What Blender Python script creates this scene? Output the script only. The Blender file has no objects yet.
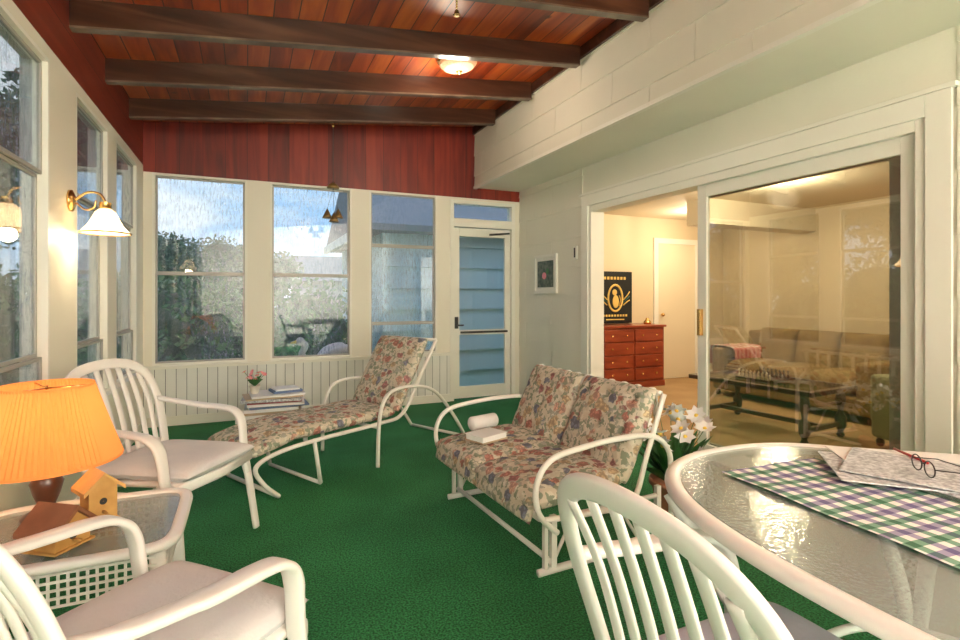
import bpy, math, random
import numpy as np
from mathutils import Matrix, Vector
random.seed(4); RNG=np.random.default_rng(4)
sc=bpy.context.scene
sc.view_settings.view_transform='Standard'

# ------------------------------------------------------------------ materials
def newmat(name):
    m=bpy.data.materials.new(name); m.use_nodes=True
    nt=m.node_tree; nt.nodes.clear()
    out=nt.nodes.new('ShaderNodeOutputMaterial')
    return m,nt,out
def N(nt,t,**kw):
    n=nt.nodes.new(t)
    for k,v in kw.items():
        if k.startswith('i_'): n.inputs[k[2:].replace('_',' ')].default_value=v
        else: setattr(n,k,v)
    return n
def L(nt,a,b): nt.links.new(a,b)
def c4(c): return (c[0],c[1],c[2],1)
def ramp(nt,fac,stops,interp='LINEAR'):
    r=nt.nodes.new('ShaderNodeValToRGB'); r.color_ramp.interpolation=interp
    e=r.color_ramp.elements
    while len(e)<len(stops): e.new(0.5)
    for i,(p,c) in enumerate(stops):
        e[i].position=p; e[i].color=c4(c) if len(c)==3 else c
    L(nt,fac,r.inputs[0]); return r
def mix(nt,fac,a,b,bt='MIX'):
    n=nt.nodes.new('ShaderNodeMix'); n.data_type='RGBA'; n.blend_type=bt
    for s,v in ((0,fac),(6,a),(7,b)):
        if hasattr(v,'is_linked') or hasattr(v,'links'): L(nt,v,n.inputs[s])
        else: n.inputs[s].default_value = v if s==0 else c4(v)
    return n.outputs[2]
def math_(nt,op,a,b=0.0):
    n=nt.nodes.new('ShaderNodeMath'); n.operation=op
    for i,v in enumerate((a,b)):
        if hasattr(v,'links'): L(nt,v,n.inputs[i])
        else: n.inputs[i].default_value=v
    return n.outputs[0]
def coords(nt,scale=(1,1,1)):
    tc=nt.nodes.new('ShaderNodeTexCoord'); mp=nt.nodes.new('ShaderNodeMapping')
    mp.inputs['Scale'].default_value=scale
    L(nt,tc.outputs['Object'],mp.inputs[0]); return mp.outputs[0]
def P(name,col,rough=.5,metal=0,bump=None,var=None,emis=None,alpha=1,coat=0,spec=.5):
    m,nt,out=newmat(name)
    b=N(nt,'ShaderNodeBsdfPrincipled'); L(nt,b.outputs[0],out.inputs[0])
    b.inputs['Base Color'].default_value=c4(col); b.inputs['Roughness'].default_value=rough
    b.inputs['Metallic'].default_value=metal; b.inputs['Alpha'].default_value=alpha
    b.inputs['Coat Weight'].default_value=coat; b.inputs['Specular IOR Level'].default_value=spec
    if emis: b.inputs['Emission Color'].default_value=c4(emis[0]); b.inputs['Emission Strength'].default_value=emis[1]
    co=coords(nt)
    if var:
        n=N(nt,'ShaderNodeTexNoise'); n.inputs['Scale'].default_value=var[0]; n.inputs['Detail'].default_value=5
        L(nt,co,n.inputs[0]); r=ramp(nt,n.outputs[0],[(.35,col),(.65,var[1])]); L(nt,r.outputs[0],b.inputs['Base Color'])
    if bump:
        n=N(nt,'ShaderNodeTexNoise'); n.inputs['Scale'].default_value=bump[0]; n.inputs['Detail'].default_value=4
        L(nt,co,n.inputs[0]); bp=N(nt,'ShaderNodeBump'); bp.inputs['Strength'].default_value=bump[1]; bp.inputs['Distance'].default_value=.01
        L(nt,n.outputs[0],bp.inputs['Height']); L(nt,bp.outputs[0],b.inputs['Normal'])
    return m
def boards(name,axis,width,cd,cm,cl,grain,rough=.35,coat=.3,knots=True,groove=.05):
    """wood boards; axis = index across boards; grain = mapping scale"""
    m,nt,out=newmat(name)
    b=N(nt,'ShaderNodeBsdfPrincipled'); L(nt,b.outputs[0],out.inputs[0])
    tc=N(nt,'ShaderNodeTexCoord'); sp=N(nt,'ShaderNodeSeparateXYZ'); L(nt,tc.outputs['Object'],sp.inputs[0])
    s=math_(nt,'DIVIDE',sp.outputs[axis],width); fl=math_(nt,'FLOOR',s); fr=math_(nt,'FRACT',s)
    wn=N(nt,'ShaderNodeTexWhiteNoise',noise_dimensions='1D'); L(nt,fl,wn.inputs['W'])
    mp=N(nt,'ShaderNodeMapping'); mp.inputs['Scale'].default_value=grain; L(nt,tc.outputs['Object'],mp.inputs[0])
    off=N(nt,'ShaderNodeVectorMath',operation='ADD'); L(nt,mp.outputs[0],off.inputs[0])
    sc3=N(nt,'ShaderNodeVectorMath',operation='SCALE'); sc3.inputs['Scale'].default_value=9; L(nt,wn.outputs['Color'],sc3.inputs[0]); L(nt,sc3.outputs[0],off.inputs[1])
    n=N(nt,'ShaderNodeTexNoise'); n.inputs['Scale'].default_value=1; n.inputs['Detail'].default_value=6; n.inputs['Distortion'].default_value=.6
    L(nt,off.outputs[0],n.inputs[0])
    v=math_(nt,'ADD',math_(nt,'MULTIPLY',n.outputs[0],.75),math_(nt,'MULTIPLY',wn.outputs['Value'],.25))
    r=ramp(nt,v,[(.3,cd),(.5,cm),(.72,cl)])
    col=r.outputs[0]
    if knots:
        vo=N(nt,'ShaderNodeTexVoronoi'); vo.inputs['Scale'].default_value=2.6; L(nt,tc.outputs['Object'],vo.inputs[0])
        k=ramp(nt,vo.outputs['Distance'],[(.03,(1,1,1)),(.09,(0,0,0))])
        col=mix(nt,k.outputs[0],col,tuple(x*.35 for x in cd))
    g=math_(nt,'LESS_THAN',fr,groove); col=mix(nt,g,col,tuple(x*.25 for x in cd))
    L(nt,col,b.inputs['Base Color']); b.inputs['Roughness'].default_value=rough; b.inputs['Coat Weight'].default_value=coat; b.inputs['Coat Roughness'].default_value=.3
    bp=N(nt,'ShaderNodeBump'); bp.inputs['Strength'].default_value=.4; bp.inputs['Distance'].default_value=.01
    h=math_(nt,'SUBTRACT',math_(nt,'MULTIPLY',n.outputs[0],.3),g); L(nt,h,bp.inputs['Height']); L(nt,bp.outputs[0],b.inputs['Normal'])
    return m
def fres(nt,ior):
    # same reflectance on both faces of a thin pane (no false total internal reflection)
    g=N(nt,'ShaderNodeNewGeometry'); iv=math_(nt,'ADD',ior,math_(nt,'MULTIPLY',g.outputs['Backfacing'],1/ior-ior))
    fr=N(nt,'ShaderNodeFresnel'); L(nt,iv,fr.inputs['IOR']); return fr.outputs[0]
def glassmat(name,tint=(1,1,1),rough=.02,streak=0.0,ior=1.5,gain=1.0):
    m,nt,out=newmat(name)
    tr=N(nt,'ShaderNodeBsdfTransparent'); tr.inputs[0].default_value=c4(tint)
    gl=N(nt,'ShaderNodeBsdfGlossy'); gl.inputs['Roughness'].default_value=rough
    f=math_(nt,'MULTIPLY',fres(nt,ior),gain)
    mx=N(nt,'ShaderNodeMixShader'); L(nt,f,mx.inputs[0]); L(nt,tr.outputs[0],mx.inputs[1]); L(nt,gl.outputs[0],mx.inputs[2])
    last=mx.outputs[0]
    if streak:
        s1=coords(nt,(55,55,13)); n=N(nt,'ShaderNodeTexNoise'); n.inputs['Scale'].default_value=1; n.inputs['Detail'].default_value=4; L(nt,s1,n.inputs[0])
        s2=coords(nt,(1,1,.6)); v=N(nt,'ShaderNodeTexVoronoi'); v.inputs['Scale'].default_value=95; L(nt,s2,v.inputs[0])
        s3=coords(nt,(3,3,1.5)); nb=N(nt,'ShaderNodeTexNoise'); nb.inputs['Scale'].default_value=1; L(nt,s3,nb.inputs[0])
        big=ramp(nt,nb.outputs[0],[(.35,(.25,.25,.25)),(.65,(1,1,1))])
        a=ramp(nt,n.outputs[0],[(.46,(0,0,0)),(.70,(1,1,1))]); d=ramp(nt,v.outputs['Distance'],[(.15,(1,1,1)),(.4,(0,0,0))])
        k=math_(nt,'ADD',math_(nt,'MULTIPLY',a.outputs[0],.8),math_(nt,'MULTIPLY',d.outputs[0],.5))
        k=math_(nt,'MULTIPLY',math_(nt,'MULTIPLY',k,big.outputs[0]),streak)
        k=math_(nt,'ADD',k,streak*.12)
        df=N(nt,'ShaderNodeBsdfTranslucent'); df.inputs[0].default_value=(.90,.96,.98,1)
        d2=N(nt,'ShaderNodeBsdfDiffuse'); d2.inputs[0].default_value=(.8,.88,.95,1)
        ms=N(nt,'ShaderNodeMixShader'); ms.inputs[0].default_value=.3; L(nt,df.outputs[0],ms.inputs[1]); L(nt,d2.outputs[0],ms.inputs[2])
        m2=N(nt,'ShaderNodeMixShader'); L(nt,k,m2.inputs[0]); L(nt,last,m2.inputs[1]); L(nt,ms.outputs[0],m2.inputs[2]); last=m2.outputs[0]
    L(nt,last,out.inputs[0]); return m

CREAM=(.83,.79,.67)
M_wall=P('cream_paint',CREAM,.5,bump=(60,.08))
M_white=P('white_trim_paint',(.85,.83,.74),.4)
M_siding=P('white_siding_paint',(.82,.79,.67),.45,bump=(40,.12),var=(1.5,(.77,.75,.64)))
M_bead=boards('white_beadboard',0,.09,(.70,.70,.66),(.80,.80,.75),(.82,.82,.77),(2,2,2),rough=.45,coat=0,knots=False,groove=.06)
M_ceil=boards('stained_pine_boards',0,.15,(.15,.014,.003),(.40,.055,.007),(.64,.155,.022),(9,1.1,9),rough=.38,coat=.15)
M_red=boards('red_stained_boards',0,.2,(.09,.006,.002),(.20,.014,.005),(.30,.030,.010),(14,14,1.2),rough=.5,coat=.05,knots=False,groove=.02)
M_redL=boards('red_stained_header',2,.3,(.08,.007,.003),(.18,.020,.008),(.26,.040,.015),(14,1.2,14),rough=.4,coat=.2,knots=False,groove=.02)
M_rafter=boards('dark_rafter_wood',2,9,(.022,.008,.005),(.055,.019,.010),(.12,.05,.028),(1.2,12,12),rough=.25,coat=.5,knots=False,groove=0)
# carpet
m,nt,out=newmat('green_carpet'); b=N(nt,'ShaderNodeBsdfPrincipled'); L(nt,b.outputs[0],out.inputs[0])
co=coords(nt); n1=N(nt,'ShaderNodeTexNoise'); n1.inputs['Scale'].default_value=120; n1.inputs['Detail'].default_value=3; L(nt,co,n1.inputs[0])
n2=N(nt,'ShaderNodeTexNoise'); n2.inputs['Scale'].default_value=2.2; n2.inputs['Detail'].default_value=4; L(nt,co,n2.inputs[0])
a=ramp(nt,n1.outputs[0],[(.38,(.007,.085,.026)),(.62,(.045,.30,.10))]); 
a2=ramp(nt,n2.outputs[0],[(.35,(.72,.8,.76)),(.65,(1.12,1.1,1.1))])
L(nt,mix(nt,1.0,a.outputs[0],a2.outputs[0],'MULTIPLY'),b.inputs['Base Color']); b.inputs['Roughness'].default_value=.8; b.inputs['Specular IOR Level'].default_value=.3
bp=N(nt,'ShaderNodeBump'); bp.inputs['Strength'].default_value=.8; bp.inputs['Distance'].default_value=.012; L(nt,n1.outputs[0],bp.inputs['Height']); L(nt,bp.outputs[0],b.inputs['Normal']); M_carpet=m
# floral
def floral():
    m,nt,out=newmat('floral_fabric'); b=N(nt,'ShaderNodeBsdfPrincipled'); L(nt,b.outputs[0],out.inputs[0])
    co=coords(nt)
    wn=N(nt,'ShaderNodeTexNoise'); wn.inputs['Scale'].default_value=30; L(nt,co,wn.inputs[0])
    wm=N(nt,'ShaderNodeMix'); wm.data_type='VECTOR'; wm.inputs[0].default_value=.05; L(nt,co,wm.inputs[4]); L(nt,wn.outputs['Color'],wm.inputs[5])
    v=N(nt,'ShaderNodeTexVoronoi'); v.inputs['Scale'].default_value=14; L(nt,wm.outputs[1],v.inputs[0])
    sp=N(nt,'ShaderNodeSeparateColor'); L(nt,v.outputs['Color'],sp.inputs[0])
    fcol=ramp(nt,sp.outputs[0],[(0,(.48,.18,.14)),(.24,(.62,.36,.28)),(.46,(.15,.18,.28)),(.62,(.58,.45,.27)),(.8,(.38,.14,.15))],'CONSTANT')
    v2=N(nt,'ShaderNodeTexVoronoi'); v2.inputs['Scale'].default_value=50; L(nt,wm.outputs[1],v2.inputs[0])
    sp2=N(nt,'ShaderNodeSeparateColor'); L(nt,v2.outputs['Color'],sp2.inputs[0])
    leaf=ramp(nt,sp2.outputs[1],[(0,(.56,.49,.38)),(.36,(.19,.23,.16)),(.60,(.54,.48,.37)),(.72,(.31,.31,.26)),(.88,(.62,.57,.47))],'CONSTANT')
    pet=ramp(nt,v2.outputs['Distance'],[(.1,(1.25,1.2,1.15)),(.6,(.5,.45,.45))])
    fl=mix(nt,1.0,fcol.outputs[0],pet.outputs[0],'MULTIPLY')
    k=ramp(nt,v.outputs['Distance'],[(.36,(1,1,1)),(.44,(0,0,0))])
    col=mix(nt,k.outputs[0],leaf.outputs[0],fl)
    col=mix(nt,.15,col,(.50,.44,.36))
    L(nt,col,b.inputs['Base Color']); b.inputs['Roughness'].default_value=.8; b.inputs['Specular IOR Level'].default_value=.2
    n=N(nt,'ShaderNodeTexNoise'); n.inputs['Scale'].default_value=25; L(nt,co,n.inputs[0]); bp=N(nt,'ShaderNodeBump'); bp.inputs['Strength'].default_value=.3; bp.inputs['Distance'].default_value=.02
    L(nt,n.outputs[0],bp.inputs['Height']); L(nt,bp.outputs[0],b.inputs['Normal']); return m
M_floral=floral()
def gingham(name,ca,cb,per):
    m,nt,out=newmat(name); b=N(nt,'ShaderNodeBsdfPrincipled'); L(nt,b.outputs[0],out.inputs[0]); b.inputs['Roughness'].default_value=.8
    tc=N(nt,'ShaderNodeTexCoord'); sp=N(nt,'ShaderNodeSeparateXYZ'); L(nt,tc.outputs['Object'],sp.inputs[0])
    def stripe(o,p): return math_(nt,'LESS_THAN',math_(nt,'FRACT',math_(nt,'DIVIDE',o,p)),.5)
    def cst(o): return mix(nt,stripe(o,per),(.92,.92,.90),mix(nt,stripe(o,per*2),ca,cb))
    L(nt,mix(nt,1.0,cst(sp.outputs[0]),cst(sp.outputs[1]),'MULTIPLY'),b.inputs['Base Color']); return m
M_ging=gingham('gingham_fabric',(.36,.33,.50),(.20,.38,.28),.044)
M_throw=gingham('pink_check_throw',(.75,.35,.35),(.8,.5,.45),.07)

M_resin=P('white_resin',(.79,.78,.75),.3)
M_metalw=P('white_powdercoat',(.79,.77,.71),.3)
M_cush=P('offwhite_cushion_fabric',(.68,.66,.66),.85,bump=(90,.25),var=(5,(.61,.60,.62)))
M_lav=P('lavender_cushion_fabric',(.60,.58,.70),.85,bump=(60,.25))
M_sash=P('taupe_aluminium',(.36,.34,.30),.4,metal=.2)
M_rain=glassmat('rainy_window_glass',(.95,.98,.99),.02,streak=.34,gain=1.3)
M_glass=glassmat('door_glass',(.93,.93,.89),.0,gain=3.6)
M_dglass=glassmat('storm_door_glass',(.97,.98,.96),.0,gain=1.1)
M_clear=glassmat('clear_glass',(.95,.98,.97),.02)
M_brass=P('brass',(.75,.48,.18),.25,metal=1)
M_black=P('black_metal',(.03,.03,.03),.4)
M_dark=P('dark_turned_wood',(.09,.03,.015),.3,coat=.3,var=(12,(.05,.018,.01)))
M_cherry=boards('cherry_wood',2,9,(.16,.022,.010),(.27,.045,.018),(.36,.075,.03),(3,3,14),rough=.3,coat=.4,knots=False,groove=0)
M_int=P('interior_wall_paint',(.74,.62,.43),.6)
M_intc=P('interior_ceiling_paint',(.80,.72,.55),.6)
M_intf=P('tan_carpet',(.38,.24,.11),.8,bump=(120,.4),var=(3,(.44,.29,.14)))
M_olive=P('tan_brown_upholstery',(.22,.14,.05),.8,bump=(80,.3),var=(9,(.30,.20,.08)))
M_greenup=P('sage_upholstery',(.30,.30,.17),.8,bump=(80,.3))
M_paper=P('paper',(.82,.82,.80),.6)
M_book=P('book_cover_blue',(.12,.18,.32),.5); M_book2=P('book_cover_tan',(.5,.38,.25),.5); M_book4=P('book_cover_maroon',(.30,.06,.06),.5)
M_newsp=P('printed_newsprint',(.68,.69,.70),.7,var=(70,(.30,.31,.33)))
M_towel=P('white_towel',(.85,.84,.82),.9,bump=(150,.5))
M_green=P('plant_leaf_green',(.03,.12,.03),.5,var=(8,(.06,.2,.04)))
M_petal=P('white_petals',(.85,.85,.85),.6); M_pink=P('pink_petals',(.75,.25,.3),.6); M_yel=P('yellow_stamen',(.8,.55,.08),.6)
M_pot=P('terracotta',(.42,.17,.09),.7)
# patio glass
m,nt,out=newmat('textured_patio_glass')
co=coords(nt); v=N(nt,'ShaderNodeTexVoronoi'); v.inputs['Scale'].default_value=90; L(nt,co,v.inputs[0]); bp=N(nt,'ShaderNodeBump'); bp.inputs['Strength'].default_value=.2; bp.inputs['Distance'].default_value=.003
L(nt,v.outputs['Distance'],bp.inputs['Height'])
tr=N(nt,'ShaderNodeBsdfTransparent'); tr.inputs[0].default_value=(.78,.84,.82,1)
df=N(nt,'ShaderNodeBsdfDiffuse'); df.inputs[0].default_value=(.52,.54,.55,1)
m1=N(nt,'ShaderNodeMixShader'); m1.inputs[0].default_value=.36; L(nt,tr.outputs[0],m1.inputs[1]); L(nt,df.outputs[0],m1.inputs[2])
gl=N(nt,'ShaderNodeBsdfGlossy'); gl.inputs['Roughness'].default_value=.10; gl.inputs[0].default_value=(.9,.9,.9,1); L(nt,bp.outputs[0],gl.inputs['Normal'])
m2=N(nt,'ShaderNodeMixShader'); L(nt,math_(nt,'MULTIPLY',fres(nt,1.5),.85),m2.inputs[0]); L(nt,m1.outputs[0],m2.inputs[1]); L(nt,gl.outputs[0],m2.inputs[2])
L(nt,m2.outputs[0],out.inputs[0]); M_tabglass=m
def shade_mat(name,col,e):
    m,nt,out=newmat(name); t=N(nt,'ShaderNodeBsdfTranslucent'); t.inputs[0].default_value=c4(col); d=N(nt,'ShaderNodeBsdfDiffuse'); d.inputs[0].default_value=c4(col)
    mx=N(nt,'ShaderNodeMixShader'); mx.inputs[0].default_value=.5; L(nt,d.outputs[0],mx.inputs[1]); L(nt,t.outputs[0],mx.inputs[2])
    em=N(nt,'ShaderNodeEmission'); em.inputs[0].default_value=c4(col); em.inputs[1].default_value=e
    ad=N(nt,'ShaderNodeAddShader'); L(nt,mx.outputs[0],ad.inputs[0]); L(nt,em.outputs[0],ad.inputs[1]); L(nt,ad.outputs[0],out.inputs[0]); return m
M_shade=shade_mat('pleated_orange_shade',(.90,.37,.11),.20)
M_bell=shade_mat('frosted_bell_glass',(1,.85,.62),.6)
M_bowl=shade_mat('frosted_lamp_bowl',(.84,.64,.46),.04)

# ------------------------------------------------------------------ builder
def cr(pts,k=6,closed=False):
    P_=[Vector(p) for p in pts]; n=len(P_); o=[]
    rng=range(n) if closed else range(n-1)
    for i in rng:
        if closed: a,b,c,d=P_[(i-1)%n],P_[i],P_[(i+1)%n],P_[(i+2)%n]
        else: a,b,c,d=P_[max(i-1,0)],P_[i],P_[i+1],P_[min(i+2,n-1)]
        for j in range(k):
            t=j/k; o.append(.5*((2*b)+(c-a)*t+(2*a-5*b+4*c-d)*t*t+(-a+3*b-3*c+d)*t**3))
    if not closed: o.append(P_[-1])
    return o
class B:
    def __init__(s): s.v=[];s.f=[];s.m=[];s.s=[];s.mats=[];s.M=Matrix.Identity(4)
    def add(s,vs,fs,mat,smooth=False):
        if mat not in s.mats: s.mats.append(mat)
        k=s.mats.index(mat); o=len(s.v)
        s.v+= [tuple(s.M@Vector(p)) for p in vs]
        for f in fs: s.f.append(tuple(i+o for i in f)); s.m.append(k); s.s.append(smooth)
    def box(s,x0,x1,y0,y1,z0,z1,mat):
        x0,x1=min(x0,x1),max(x0,x1); y0,y1=min(y0,y1),max(y0,y1); z0,z1=min(z0,z1),max(z0,z1)
        vs=[(x0,y0,z0),(x1,y0,z0),(x1,y1,z0),(x0,y1,z0),(x0,y0,z1),(x1,y0,z1),(x1,y1,z1),(x0,y1,z1)]
        s.add(vs,[(0,3,2,1),(4,5,6,7),(0,1,5,4),(1,2,6,5),(2,3,7,6),(3,0,4,7)],mat)
    def prism(s,poly,axis,a0,a1,mat):
        n=len(poly); vs=[]
        for a in (a0,a1):
            for p in poly:
                q=list(p); q.insert(axis,a); vs.append(tuple(q))
        s.add(vs,[tuple(range(n))[::-1],tuple(range(n,2*n))]+[(i,(i+1)%n,n+(i+1)%n,n+i) for i in range(n)],mat)
    def sweep(s,path,w,t,mat,hint=(0,1,0),mode='w',n=10,closed=False,e=.6):
        path=[Vector(p) for p in path]; m=len(path); vs=[]; H=Vector(hint)
        for i,p in enumerate(path):
            a=path[(i-1)%m] if closed else path[max(i-1,0)]; c=path[(i+1)%m] if closed else path[min(i+1,m-1)]
            T=(c-a).normalized(); h=(H-T*H.dot(T)).normalized()
            if mode=='w': W=h; Nn=T.cross(W)
            else: Nn=h; W=Nn.cross(T)
            ww=w[i*(len(w)-1)//max(m-1,1)] if isinstance(w,(list,tuple)) else w
            for k in range(n):
                an=2*math.pi*k/n; cc,ss=math.cos(an),math.sin(an)
                vs.append(p+W*(math.copysign(abs(cc)**e,cc)*ww/2)+Nn*(math.copysign(abs(ss)**e,ss)*t/2))
        fs=[]
        for i in range(m if closed else m-1):
            j=(i+1)%m
            for k in range(n): fs.append((i*n+k,i*n+(k+1)%n,j*n+(k+1)%n,j*n+k))
        if not closed: fs+=[tuple(range(n))[::-1],tuple(range((m-1)*n,m*n))]
        s.add(vs,fs,mat,True)
    def tube(s,path,r,mat,n=8,closed=False):
        path=[Vector(p) for p in path]; m=len(path); vs=[]
        U=None
        for i,p in enumerate(path):
            a=path[(i-1)%m] if closed else path[max(i-1,0)]; c=path[(i+1)%m] if closed else path[min(i+1,m-1)]
            T=(c-a).normalized()
            if U is None: U=T.orthogonal().normalized()
            U=(U-T*U.dot(T)).normalized(); V=T.cross(U)
            rr=r[i] if isinstance(r,(list,tuple)) else r
            for k in range(n):
                an=2*math.pi*k/n; vs.append(p+U*math.cos(an)*rr+V*math.sin(an)*rr)
        fs=[]
        for i in range(m if closed else m-1):
            j=(i+1)%m
            for k in range(n): fs.append((i*n+k,i*n+(k+1)%n,j*n+(k+1)%n,j*n+k))
        if not closed: fs+=[tuple(range(n))[::-1],tuple(range((m-1)*n,m*n))]
        s.add(vs,fs,mat,True)
    def lathe(s,prof,c,mat,n=24,pleat=0,np_=0,cap=False):
        vs=[]
        for (r,z) in prof:
            for k in range(n):
                an=2*math.pi*k/n; rr=r*(1+pleat*(1 if k%2 else -1))
                vs.append((c[0]+rr*math.cos(an),c[1]+rr*math.sin(an),c[2]+z))
        fs=[(i*n+k,i*n+(k+1)%n,(i+1)*n+(k+1)%n,(i+1)*n+k) for i in range(len(prof)-1) for k in range(n)]
        if cap: fs+=[tuple(range(n))[::-1],tuple(range((len(prof)-1)*n,len(prof)*n))]
        s.add(vs,fs,mat,pleat==0)
    def ball(s,c,r,mat,n=12,sc=(1,1,1)):
        pr=[(r*math.sin(math.pi*i/8)+1e-5,-r*math.cos(math.pi*i/8)) for i in range(9)]
        vs=[];
        for rr,z in pr:
            for k in range(n): vs.append((c[0]+rr*math.cos(2*math.pi*k/n)*sc[0],c[1]+rr*math.sin(2*math.pi*k/n)*sc[1],c[2]+z*sc[2]))
        s.add(vs,[(i*n+k,i*n+(k+1)%n,(i+1)*n+(k+1)%n,(i+1)*n+k) for i in range(8) for k in range(n)],mat,True)
    def cushion(s,mx,sx,sy,th,mat,bx=0,by=0,nu=28,nv=28,dip=.45,edge=.35):
        vs=[];fs=[]
        pts=[((i+.5)/bx*2-1,(j+.5)/by*2-1) for i in range(bx) for j in range(by)] if bx and by else []
        def h(u,v):
            q=max(0,(1-abs(u)**5)*(1-abs(v)**5))**.4
            d=0
            for (a,b_) in pts: d+=math.exp(-(((u-a)*sx)**2+((v-b_)*sy)**2)/(2*.028**2))
            if bx:
                for i in range(1,bx): d+=.35*math.exp(-(((u-(i/bx*2-1))*sx)**2)/(2*.02**2))
            return th/2*q*(1-dip*min(d,1.2))
        for sgn in (1,-1):
            for i in range(nu+1):
                for j in range(nv+1):
                    u=i/nu*2-1; v=j/nv*2-1
                    u_=math.copysign(1-(1-abs(u))**1.5,u) ; v_=math.copysign(1-(1-abs(v))**1.5,v)
                    vs.append(mx@Vector((u_*sx/2,v_*sy/2,sgn*h(u_,v_))))
        K=(nu+1)*(nv+1)
        for i in range(nu):
            for j in range(nv):
                a=i*(nv+1)+j; fs.append((a,a+nv+1,a+nv+2,a+1)); fs.append((K+a,K+a+1,K+a+nv+2,K+a+nv+1))
        s.add(vs,fs,mat,True)
    def done(s,name,loc=(0,0,0),rz=0,bevel=0):
        me=bpy.data.meshes.new(name); me.from_pydata(s.v,[],s.f); me.update()
        for m_ in s.mats: me.materials.append(m_)
        me.polygons.foreach_set('material_index',s.m); me.polygons.foreach_set('use_smooth',s.s)
        o=bpy.data.objects.new(name,me); sc.collection.objects.link(o)
        o.location=loc; o.rotation_euler=(0,0,rz)
        if bevel:
            b_=o.modifiers.new('bevel','BEVEL'); b_.width=bevel; b_.segments=2; b_.limit_method='ANGLE'; b_.angle_limit=math.radians(50)
        return o
def T(x,y,z,rx=0,ry=0,rz=0):
    return Matrix.Translation((x,y,z))@Matrix.Rotation(rz,4,'Z')@Matrix.Rotation(ry,4,'Y')@Matrix.Rotation(rx,4,'X')

XL,XR,YB,YR=-.9,3.14,5.82,-2.0
XS=2.525
def zc(x): return 2.90+(x-XL)*.117

# ------------------------------------------------------------------ shell
b=B(); b.box(XL-.12,XR,YR-.12,YB+.12,-.1,0,M_carpet); b.done('floor')
b=B(); b.prism([(XL-.2,zc(XL-.2)),(XR+.2,zc(XR+.2)),(XR+.2,zc(XR+.2)+.08),(XL-.2,zc(XL-.2)+.08)],1,YR-.15,YB+.15,M_ceil); b.done('ceiling')
M_raftb=P('rafter_underside_highlight',(.17,.12,.08),.35,coat=.3,var=(6,(.07,.04,.025)))  # paler strip under the rafters: grey highlight put into the colour
ry=5.2
while ry>YR:
    b=B(); d=.15
    b.prism([(XL,zc(XL)-d),(XS-.04,zc(XS-.04)-d),(XS-.04,zc(XS-.04)),(XL,zc(XL))],1,ry-.03,ry+.03,M_rafter)
    b.prism([(XL,zc(XL)-d-.012),(XS-.04,zc(XS-.04)-d-.012),(XS-.04,zc(XS-.04)-d),(XL,zc(XL)-d)],1,ry-.032,ry+.032,M_raftb)
    b.done('ceiling_rafter'); ry-=.8
SILL,HEAD=.58,2.43
LW=[(4.70,5.52),(3.70,4.46),(2.46,3.26),(1.25,2.05),(.0,.8),(-1.3,-.5)]
b=B(); b.box(XL-.12,XL,YR,YB,0,SILL,M_wall); b.box(XL-.12,XL,YR,YB,HEAD,HEAD+.06,M_wall)
b.box(XL-.12,XL,YR,YB,HEAD+.06,zc(XL)+.02,M_redL)
ys=[YB]+[y for w in LW for y in (w[1],w[0])]+[YR]
for i in range(0,len(ys),2): b.box(XL-.12,XL,ys[i+1],ys[i],SILL,HEAD,M_wall)
b.done('wall_left')
BW=[(-.827,0.0),(.216,1.05),(1.24,2.04)]
b=B(); b.box(XL,2.2,YB,YB+.12,0,SILL,M_bead)
for x0,x1 in ((XL,-.827),(0,.216),(1.05,1.24),(2.04,2.2)): b.box(x0,x1,YB,YB+.12,SILL,HEAD,M_wall)
b.box(3.07,XR,YB,YB+.12,0,HEAD,M_wall)
b.box(2.2,3.07,YB,YB+.12,2.40,HEAD,M_wall)
b.prism([(XL,HEAD),(XR,HEAD),(XR,zc(XR)),(XL,zc(XL))],1,YB,YB+.12,M_red)
b.done('wall_back')
b=B(); b.box(XL-.12,XR+.1,YR-.12,YR,0,3.3,M_wall); b.done('wall_rear')
D0,D1,DH=1.47,4.36,2.16
b=B()
for (y0,y1,z0,z1) in ((D1,YB,0,2.56),(YR,D0,0,2.56),(D0,D1,DH,2.56)):
    b.box(XR,XR+.14,y0,y1,z0,z1,M_siding)
b.box(XR,XR+.14,YR,YB,2.56,3.36,M_siding)
def laps(b,x,y0,y1,z0,z1,step,sgn=-1,seams=1.2,off=0):
    z=math.floor(z0/step)*step; r=0
    while z<z1-.02:
        a=max(z,z0); c=min(z+step,z1)
        y=y0; sg=[y0]; s_=y0+seams*(.5 if r%2 else 1)
        while s_<y1-.15: sg.append(s_); s_+=seams
        sg.append(y1)
        for i in range(len(sg)-1):
            e=.002
            b.prism([(x,a+.001),(x+sgn*.014,a+.001),(x+sgn*.004,c),(x,c)],1,sg[i]+e,sg[i+1]-e,M_siding)
        z+=step; r+=1
laps(b,XR,D1+.1,YB,0,2.56,.31); laps(b,XR,YR,D0-.1,0,2.56,.31)
b.done('wall_right')
b=B(); b.box(XS+.02,XR-.001,YR,YB,2.56,2.58,M_siding); b.prism([(XS,2.56),(XS+.02,2.56),(XS+.02,zc(XS)),(XS,zc(XS))],1,YR,YB,M_siding)
laps(b,XS,YR,YB,2.56,zc(XS)-.06,.245,seams=.8)
b.box(XS-.02,XS+.02,YR,YB,2.545,2.575,M_white)
b.done('soffit')
b=B(); b.box(XS-.035,XS-.0,YR,YB,zc(XS)-.10,zc(XS)-.01,M_rafter); b.done('trim_1')
b=B(); b.box(XL,2.2,YB-.015,YB,0,.09,M_white); b.done('baseboard_back')
b=B(); b.box(XL,XL+.015,YR,YB-.02,0,.09,M_white); b.done('baseboard_left')
b=B(); b.box(XL,2.2,YB-.045,YB,SILL-.03,SILL,M_white); b.done('trim_2')
b=B(); b.box(XL,XL+.045,YR,YB-.05,SILL-.03,SILL,M_white); b.done('trim_3')

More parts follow.
